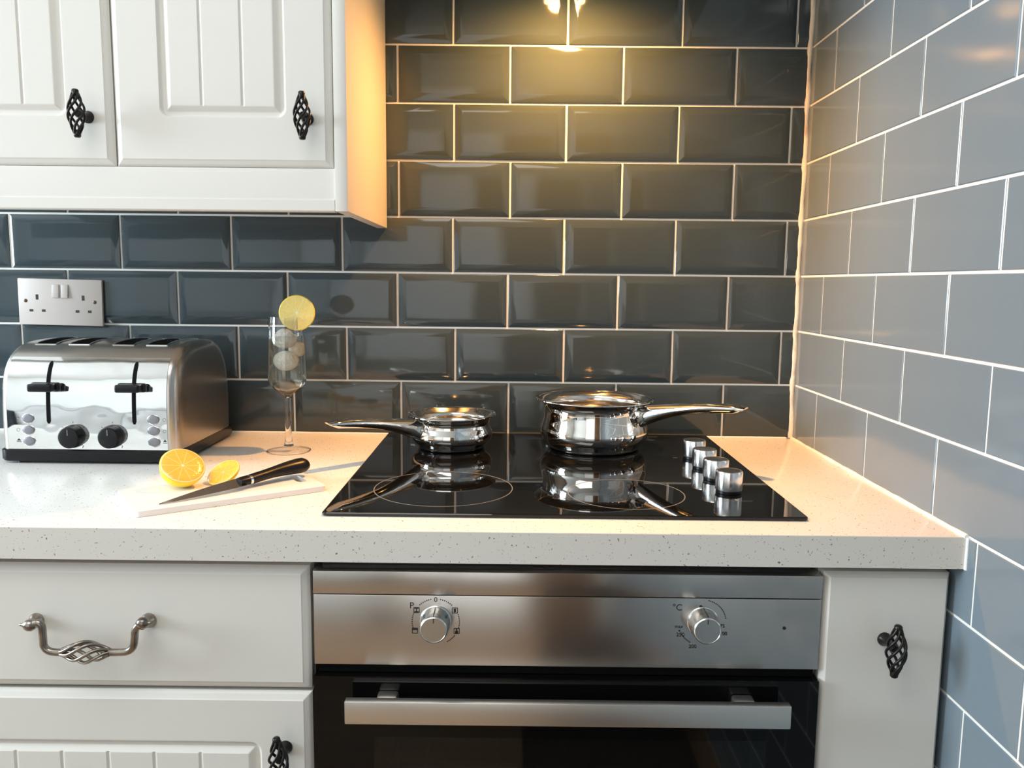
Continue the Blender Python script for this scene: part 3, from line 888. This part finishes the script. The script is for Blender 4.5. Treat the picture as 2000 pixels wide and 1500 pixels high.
for kx, kz in ((-1.2185, .0445), (-1.1570, .0450)):
    y0 = front_y(kz) - .0018
    k = MB().lathe([(.0180, 0), (.0180, .004), (.0172, .0055), (.0165, .0150), (.0155, .0168), (.0140, .0175)], (kx, y0, kz), (0, -1, 0), 40, True, True)
    # grip ridges
    ko = k.build('knob', 'black_plastic', ts, sharp=35)
    MB().box(kx - .0006, kx + .0006, y0 - .0180, y0 - .0170, kz + .004, kz + .0130).build('pointer', 'grey_button', ko)
    tk = MB()
    for i in range(7):
        a = math.radians(-150 + 50 * i)
        if i in (0, 6): continue
        c_ = Vector((kx + .0215 * math.sin(a), y0 + .0002, kz + .0215 * math.cos(a)))
        tk.tube([c_ - Vector((math.sin(a), 0, math.cos(a))) * .0013, c_ + Vector((math.sin(a), 0, math.cos(a))) * .0013], .0003, 5)
    tk.build('marking', 'ink', ts)
    text('1', .0055, (kx - .0125, y0, kz - .0172), 'ink', ts); text('7', .0055, (kx + .0135, y0, kz - .0172), 'ink', ts)
for bx, sg in ((-1.2880, -1), (-1.0925, 1)):
    for i, bz in enumerate((.0715, .0535, .0360)):
        y0 = front_y(bz) - .0016
        b = MB(); rs = []
        for s_, dy in ((1.0, .0), (1.0, .0018), (.93, .0026), (.5, .0032), (.01, .0034)):
            rs.append([(bx + .0088 * s_ * math.cos(2 * PI * j / 28), y0 - dy * .6, bz + .0064 * s_ * math.sin(2 * PI * j / 28)) for j in range(28)])
        b.rings(rs, True, True); b.build('button', 'grey_button', ts, sharp=50)
        b = MB().tube([(bx + .0098 * math.cos(2 * PI * j / 28), y0 - .0002, bz + .0074 * math.sin(2 * PI * j / 28)) for j in range(29)], .0006, 6)
        b.build('button_ring', 'chrome', ts, sharp=60)
        mx_ = bx + sg * .0165
        mk = MB()
        if i == 2:
            mk.add([(mx_ - .0032, y0 - .0004, bz + .0005), (mx_ + .0032, y0 - .0004, bz + .0005), (mx_, y0 - .0004, bz + .0042), (mx_ - .0032, y0 + .0004, bz + .0005), (mx_ + .0032, y0 + .0004, bz + .0005), (mx_, y0 + .0004, bz + .0042)],
                   [(0, 1, 2), (3, 5, 4), (0, 3, 4, 1), (1, 4, 5, 2), (2, 5, 3, 0)])
            mk.box(mx_ - .0034, mx_ + .0034, y0 - .0004, y0 + .0004, bz - .0016, bz - .0006)
        else:
            mk.tube([(mx_ + .0024 * math.cos(a_ * .7), y0 - .0001, bz + .0024 * math.sin(a_ * .7)) for a_ in range(9)], .00025, 5)
        mk.build('marking', 'ink', ts)
# faint print beside the tops of the lever slots
for qx in (-1.272, -1.100):
    pm = MB(); z_ = .1590
    for i in range(3): pm.box(qx - .008 + i * .005, qx - .0045 + i * .005, front_y(z_) - .0020, front_y(z_) - .0010, z_ - .0012, z_ - .0008)
    pm.build('marking', 'grey_button', ts)

# ================================================================== SOCKET
q0 = at(33, 543, -.014); q1 = at(198, 547, -.014); q2 = at(200, 636, -.014); q3 = at(36, 635, -.014)
sc = empty('double_socket', ((q0.x + q1.x) / 2, -.006, q2.z), 'off-white double wall socket on the tiles above the toaster', 'socket')
cxs, czs = (q0.x + q1.x + q2.x + q3.x) / 4, (q0.z + q1.z + q2.z + q3.z) / 4
hw, hh = (q1.x - q0.x + q2.x - q3.x) / 4, (q0.z - q3.z + q1.z - q2.z) / 4
rl = math.radians(-.9)
def so(mb, name, mat, par, bevel=0):
    R_ = Matrix.Translation((cxs, 0, czs)) @ Matrix.Rotation(-rl, 4, 'Y')
    mb.v = [tuple(R_ @ Vector(p)) for p in mb.v]
    return mb.build(name, mat, par, bevel=bevel)
b = MB(); b.rings([[(-hw, y, -hh), (hw, y, -hh), (hw, y, hh), (-hw, y, hh)] for y in (-.0062, -.0125)])
pl0 = so(b, 'faceplate', 'socket_white', sc, .0018)
for sx in (-.0135, .0035):
    bb = MB(); x0, x1 = sx, sx + .0125
    bb.add([(x0, -.0122, .008), (x1, -.0122, .008), (x1, -.0122, .0330), (x0, -.0122, .0330), (x0, -.0165, .0085), (x1, -.0165, .0085), (x1, -.0138, .0325), (x0, -.0138, .0325)],
           [(0, 1, 2, 3), (4, 7, 6, 5), (0, 4, 5, 1), (1, 5, 6, 2), (2, 6, 7, 3), (3, 7, 4, 0)])
    so(bb, 'switch', 'socket_white', sc, .0006)
for ox in (-.0430, .0430):
    so(MB().box(ox - .0024, ox + .0024, -.0128, -.0120, .0040, .0135), 'pin_hole', 'socket_dark', pl0)
    for dx in (-.0115, .0115):
        so(MB().box(ox + dx - .0034, ox + dx + .0034, -.0128, -.0120, -.0185, -.0140), 'pin_hole', 'socket_dark', pl0)
for sx in (-.0645, .0645):
    so(MB().lathe([(.0034, .0), (.0034, .0006), (.0026, .0010)], (sx, -.0122, .0015), (0, -1, 0), 16, True, True), 'screw', 'screw', sc)

# ================================================================== CUTTING BOARD, KNIFE, LEMONS
FL = Vector((-.986, -.567, 0)); FRc = Vector((-.790, -.432, 0))
u = (FRc - FL).normalized(); nrm = Vector((-u.y, u.x, 0))
BW, BL = .128, (FRc - FL).length + .006
def B2(a, b_, z=0): p = FL + u * (a - .006) + nrm * b_; return Vector((p.x, p.y, z))
def rr2(a0, a1, b0, b1, r): return rrect(a0, a1, b0, b1, r)
out = rr2(0, BL, 0, BW, .006)
hole = rr2(BL - .026, BL - .012, BW * .30, BW * .62, .0069)
def board_mesh():
    bm = bmesh.new()
    zs = (.0004, .0075)
    loops = []
    for z in zs:
        for pts in (out, hole):
            vs_ = [bm.verts.new(B2(a, b_, z)) for a, b_ in pts]
            es = [bm.edges.new((vs_[i], vs_[(i + 1) % len(vs_)])) for i in range(len(vs_))]
            loops.append((vs_, es))
    for k in (0, 2):
        bmesh.ops.triangle_fill(bm, use_beauty=True, edges=loops[k][1] + loops[k + 1][1])
    for k in (0, 1):
        A, B = loops[k][0], loops[k + 2][0]
        for i in range(len(A)):
            j = (i + 1) % len(A); bm.faces.new((A[i], A[j], B[j], B[i]))
    bmesh.ops.recalc_face_normals(bm, faces=bm.faces)
    me = bpy.data.meshes.new('cutting_board'); bm.to_mesh(me); bm.free()
    me.materials.append(M['board'])
    o = bpy.data.objects.new('cutting_board', me); COL.objects.link(o)
    return o
bo = board_mesh()
tag(bo, 'thin white plastic cutting board with a hole, under the lemons and knife', 'cutting board')
ZB = .0077
# knife
kt = at(311, 985, -.545); kt = Vector((kt.x, -.545, 0))
def onz(px, py, z):
    d = RR * ((px - 1000) / FOC) + FF - UU * ((py - 750) / FOC)
    return CAM + d * ((z - CAM.z) / d.z)
T0 = onz(311, 985, ZB + .001); T1 = onz(487, 937, ZB + .010); T2 = onz(600, 906, ZB + .016)
ax = (T1 - T0); ax.z = 0; L1 = ax.length; ax.normalize(); sd = Vector((-ax.y, ax.x, 0))
kn = empty('kitchen_knife', T1 * .5 + T0 * .5, 'black-handled kitchen knife lying across the white cutting board', 'knife')
kn.location.z = ZB
bl = MB(); rs = []
# blade lies almost flat, edge towards the camera
for i in range(15):
    t = i / 14
    wd = .0195 * (1 - (1 - t) ** 1.7) + .0006
    p = T0 + ax * (L1 - .010) * t; p.z = ZB + .0012 + .0075 * t
    c_ = p + sd * .0
    e = c_ - sd * wd * .62; s_ = c_ + sd * wd * .38
    e.z = ZB + .0006 + .0055 * t; s_.z = p.z + wd * .20
    th = .0011
    rs.append([e, s_ - Vector((0, 0, th)), s_ + Vector((0, 0, th * .6)), e + Vector((0, 0, .0002))])
bl.rings(rs)
blo = bl.build('blade', 'blade', kn, sharp=25)
pts, el = [], []
ph = T1 - ax * .010
bo_ = MB().tube([T1 - ax * .016, T1 - ax * .010, T1 - ax * .002], 0, 18, True, [(.0085, .0050), (.0090, .0062), (.0088, .0066)])
bo_.build('bolster', 'black_plastic', kn, sharp=50)
MB().tube([T1 - ax * .0020, T1 + ax * .0015], 0, 18, True, [(.0094, .0070), (.0094, .0070)]).build('ferrule', 'chrome', kn, sharp=50)
hv = T2 - T1; L2 = hv.length; hv.normalize()
for i in range(17):
    t = i / 16
    p = T1 + hv * (.0015 + (L2 - .004) * t) + Vector((0, 0, .0015 * math.sin(PI * t)))
    hh = .0070 + .0040 * sstep(t, .2, .95); hw = .0088 + .0052 * sstep(t, .3, .95)
    if t > .93: k = 1 - (t - .93) * 4.0; hh *= k; hw *= k
    el.append((hw, hh)); pts.append(p)
MB().tube(pts, 0, 22, True, el).build('handle', 'black_plastic', kn, sharp=45)
MB().tube([pts[-2] + hv * .001, pts[-1] + hv * .0015], 0, 20, True, [(el[-2][0] * .95, el[-2][1] * .95), (el[-1][0] * .8, el[-1][1] * .8)]).build('end_cap', 'chrome', kn, sharp=50)

def lemon_piece(name, c, normal, R, depth, label, group, fleshc, nseg, spin=0):
    """cut fruit: flat face at c with outward normal, rounded rind behind"""
    c = Vector(c); q = Vector((0, 0, 1)).rotation_difference(Vector(normal).normalized())
    t = empty(name, c, label, 'lemon', group)
    t.rotation_mode = 'QUATERNION'; t.rotation_quaternion = q
    bpy.context.view_layer.update()
    prof = [(R * .965, .0002), (R * .995, -.0004)]
    n = 18
    for i in range(1, n + 1):
        a = PI / 2 * i / n
        prof.append((max(.0004, R * math.cos(a) * (1 - .02 * math.sin(2 * a)) + (.0012 if i > n - 3 else 0)), -depth * math.sin(a)))
    o = MB().lathe(prof, n=64).build('rind', 'rind', t, sharp=80); o.matrix_parent_inverse = Matrix.Identity(4)
    fl = MB(); n = 64
    fl.rings([[(r * math.cos(2 * PI * j / n), r * math.sin(2 * PI * j / n), z) for j in range(n)] for r, z in ((R * .970, 0.0), (R * .955, .0006), (R * .6, .0003), (R * .1, .0), (.0002, .0))], False, True)
    o = fl.build('flesh', citrus_mat('lemon_flesh_' + str(int(R * 1e4)), fleshc, (.95, .86, .52), nseg, R), t, sharp=80); o.matrix_parent_inverse = Matrix.Identity(4)
    return t
Rl = .0298
nrm1 = Vector((.46, -.50, .78)).normalized()
c1 = onz(357, 909, .0385)
lemon_piece('lemon_half', (c1.x, c1.y, c1.z), nrm1, Rl, .031, 'halved lemon standing tilted on the board, cut face up, left of the slice', 'lemon pieces on the board', (.93, .49, .045), 10)
nrm2 = Vector((-.10, -.62, .78)).normalized()
c2 = at(436, 922, -.425)
lemon_piece('lemon_end', (c2.x, c2.y, c2.z), Vector((-.28, -.50, .82)), .0240, .0125, 'small cut lemon end leaning beside the knife blade', 'lemon pieces on the board', (.93, .60, .05), 9)

# ================================================================== DRINK
gx, gy = -.9145, -.1700
go = empty('champagne_flute', (gx, gy, 0), 'stemmed champagne flute with a clear drink, on the worktop right of the toaster', 'glass')
MB().lathe([(.0005, .0004), (.0345, .0004), (.0362, .0010), (.0364, .0018), (.0350, .0026), (.0250, .0048), (.0140, .0070), (.0086, .0100)], (gx, gy, 0), n=64).build('foot', 'thin_glass', go, sharp=60)
MB().lathe([(.0350, .0005), (.0364, .0007), (.0368, .0016), (.0362, .0025), (.0348, .0026), (.0350, .0005)], (gx, gy, 0), n=64).build('foot_rim', 'glass', go, sharp=60)
MB().lathe([(.0005, .0082), (.0084, .0101), (.0062, .0170), (.0054, .030), (.0050, .060), (.0050, .086), (.0056, .0925), (.0005, .0928)], (gx, gy, 0), n=48).build('stem', 'glass', go, sharp=60)
gl = MB()
outer = [(.0005, .0930), (.0058, .0937), (.0085, .0980),
         (.0150, .1030), (.0230, .1095), (.0292, .1165), (.0312, .1215), (.0314, .1260), (.0308, .150), (.0298, .180), (.0284, .210), (.0272, .2290)]
inner = [(.0262, .2290), (.0274, .210), (.0288, .180), (.0298, .150), (.0304, .1260), (.0302, .1222), (.0284, .1178), (.0222, .1112), (.0145, .1052), (.0070, .1010), (.0005, .1002)]
gl.lathe(outer + inner, (gx, gy, 0), n=64)
gl.build('bowl', 'glass', go, sharp=60)
lq = MB().lathe([(.0005, .1003), (.0071, .1011), (.0146, .1053), (.0223, .1113), (.0285, .1179), (.0303, .1223), (.0305, .1262), (.0299, .150), (.0289, .180), (.0282, .1975), (.0270, .1972), (.0005, .1970)], (gx, gy, 0), n=64)
lo = lq.build('drink', 'drink', sharp=60)
tag(lo, 'pale clear sparkling drink filling the champagne flute', 'drink')
ice_lab = ['top ice piece in the flute, breaking the surface of the drink', 'middle ice piece in the flute, against its right side', 'lowest ice piece in the flute, hanging mid-drink']
for (px, py, dy, nx_, lab) in ((556, 661, -.006, (.1, -.7, .5), ice_lab[0]), (577, 682, .006, (.5, -.8, .2), ice_lab[1]), (559, 704, -.004, (-.1, -.9, .2), ice_lab[2])):
    p = at(px, py, gy + dy)
    b = MB().lathe([(.001, -.0085), (.0120, -.0085), (.0155, -.0065), (.0170, 0), (.0155, .0065), (.0120, .0085), (.001, .0085)] if px != 577 else
                   [(.001, -.007), (.009, -.007), (.0118, -.005), (.0125, 0), (.0118, .005), (.009, .007), (.001, .007)], p, nx_, 32, True, True)
    io = b.build('ice_piece', 'ice', sharp=70)
    tag(io, lab, 'ice', 'ice in the champagne flute')
# lemon slice on the rim
sl = at(580, 611, gy - .012)
sn = Vector((.10, -1, .06)).normalized()
t = empty('lemon_slice', sl, 'round lemon slice slotted on the rim of the champagne flute', 'lemon slice')
t.rotation_mode = 'QUATERNION'; t.rotation_quaternion = Vector((0, 0, 1)).rotation_difference(sn)
bpy.context.view_layer.update()
Rs = .0295
def slitted(profR):  # disc ring points with a slit cut toward the glass rim
    return profR
o = MB().lathe([(Rs * .93, .0021), (Rs * .985, .0019), (Rs, .0), (Rs * .985, -.0019), (Rs * .93, -.0021)], n=64).build('rind', 'rind', t, sharp=80); o.matrix_parent_inverse = Matrix.Identity(4)
o = MB().lathe([(.0003, .0021), (Rs * .5, .0020), (Rs * .94, .0021), (Rs * .94, -.0021), (.0003, -.0021)], n=64, cap0=True, cap1=True).build('flesh', citrus_mat('lemon_slice_flesh', (.86, .64, .10), (.95, .90, .55), 10, Rs), t, sharp=80)
o.matrix_parent_inverse = Matrix.Identity(4)

# ================================================================== COOKER HOOD above the frame
hd = empty('cooker_hood', (-.468, -.25, .86), 'steel cooker hood over the hob whose lamp lights the tiles', 'cooker hood')
b = MB()
b.box(-.7685, -.1700, -.48, -.0070, .851, .92)
b.box(-.60, -.34, -.27, -.0072, .92, 1.495)
b.build('canopy', 'hood_steel', hd, bevel=.002)
lx, ly_, lz = -.4420, -.150, .849
MB().lathe([(.029, .0), (.029, -.005), (.024, -.008), (.001, -.009)], (lx, ly_, lz + .0018), (0, 0, 1), 24).build('lamp_lens', 'lamp_lens', hd)
l = bpy.data.lights.new('hood_lamp', 'SPOT')
l.energy = 52; l.color = (1.0, 0.45, 0.115); l.spot_size = math.radians(161); l.spot_blend = 1.0; l.shadow_soft_size = .018
lo_ = bpy.data.objects.new('hood_lamp', l); COL.objects.link(lo_)
lo_.location = (lx, ly_, lz - .014); lo_.rotation_euler = (0, 0, 0)

# ================================================================== behind the photographer: added furniture to reflect in the steel, chrome and oven glass
M['mat'] = P('dark_brown_mat', (0.035, 0.022, 0.015), 0.9, bump=(200, 0.4, 0.003, ONE))
mt_ = MB().rings([[(x, y, z) for x, y in rrect(-.50, -.06, -2.7, -1.05, .03)] for z in (FLOOR + .0005, FLOOR + .012)]).build('added_mat', 'mat')  # added for a dark vertical band in the oven panel's reflection
tag(mt_, 'unseen dark brown mat, added for a dark band in the oven steel', 'mat')
M['slate'] = P('slate_blue_door', (0.04, 0.065, 0.085), 0.25)
M['grey_unit'] = P('light_grey_unit', (0.42, 0.41, 0.40), 0.5)
fr = empty('added_fridge', (-3.2, YR + .32, FLOOR), 'unseen slate blue unit by the rear wall, added to darken the toaster reflection', 'added_fridge')  # added to put a dark patch into the toaster's reflection
MB().box(-3.50, -2.92, YR + .01, YR + .60, FLOOR + .01, -.12).build('body', 'slate', fr, bevel=.006)
MB().box(-3.49, -2.93, YR + .602, YR + .64, FLOOR + .05, -.13).build('door', 'slate', fr, bevel=.008)
sb = empty('added_sideboard', (-2.3, YR + .25, FLOOR), 'unseen light grey two-door unit, added for a grey band in the toaster', 'added_sideboard')  # added to put a grey band into the toaster's reflection
MB().box(-2.88, -1.75, YR + .01, YR + .45, FLOOR + .06, -.14).build('body', 'grey_unit', sb, bevel=.003)
MB().box(-2.90, -1.73, YR + .005, YR + .47, -.139, -.11).build('top', 'grey_unit', sb, bevel=.003)
for a in (-2.87, -2.31): MB().box(a, a + .55, YR + .451, YR + .468, FLOOR + .08, -.15).build('door', 'grey_unit', sb, bevel=.003)
for a in (-2.80, -1.83): MB().box(a - .03, a + .03, YR + .03, YR + .43, FLOOR + .0005, FLOOR + .0595).build('plinth', 'grey_unit', sb)
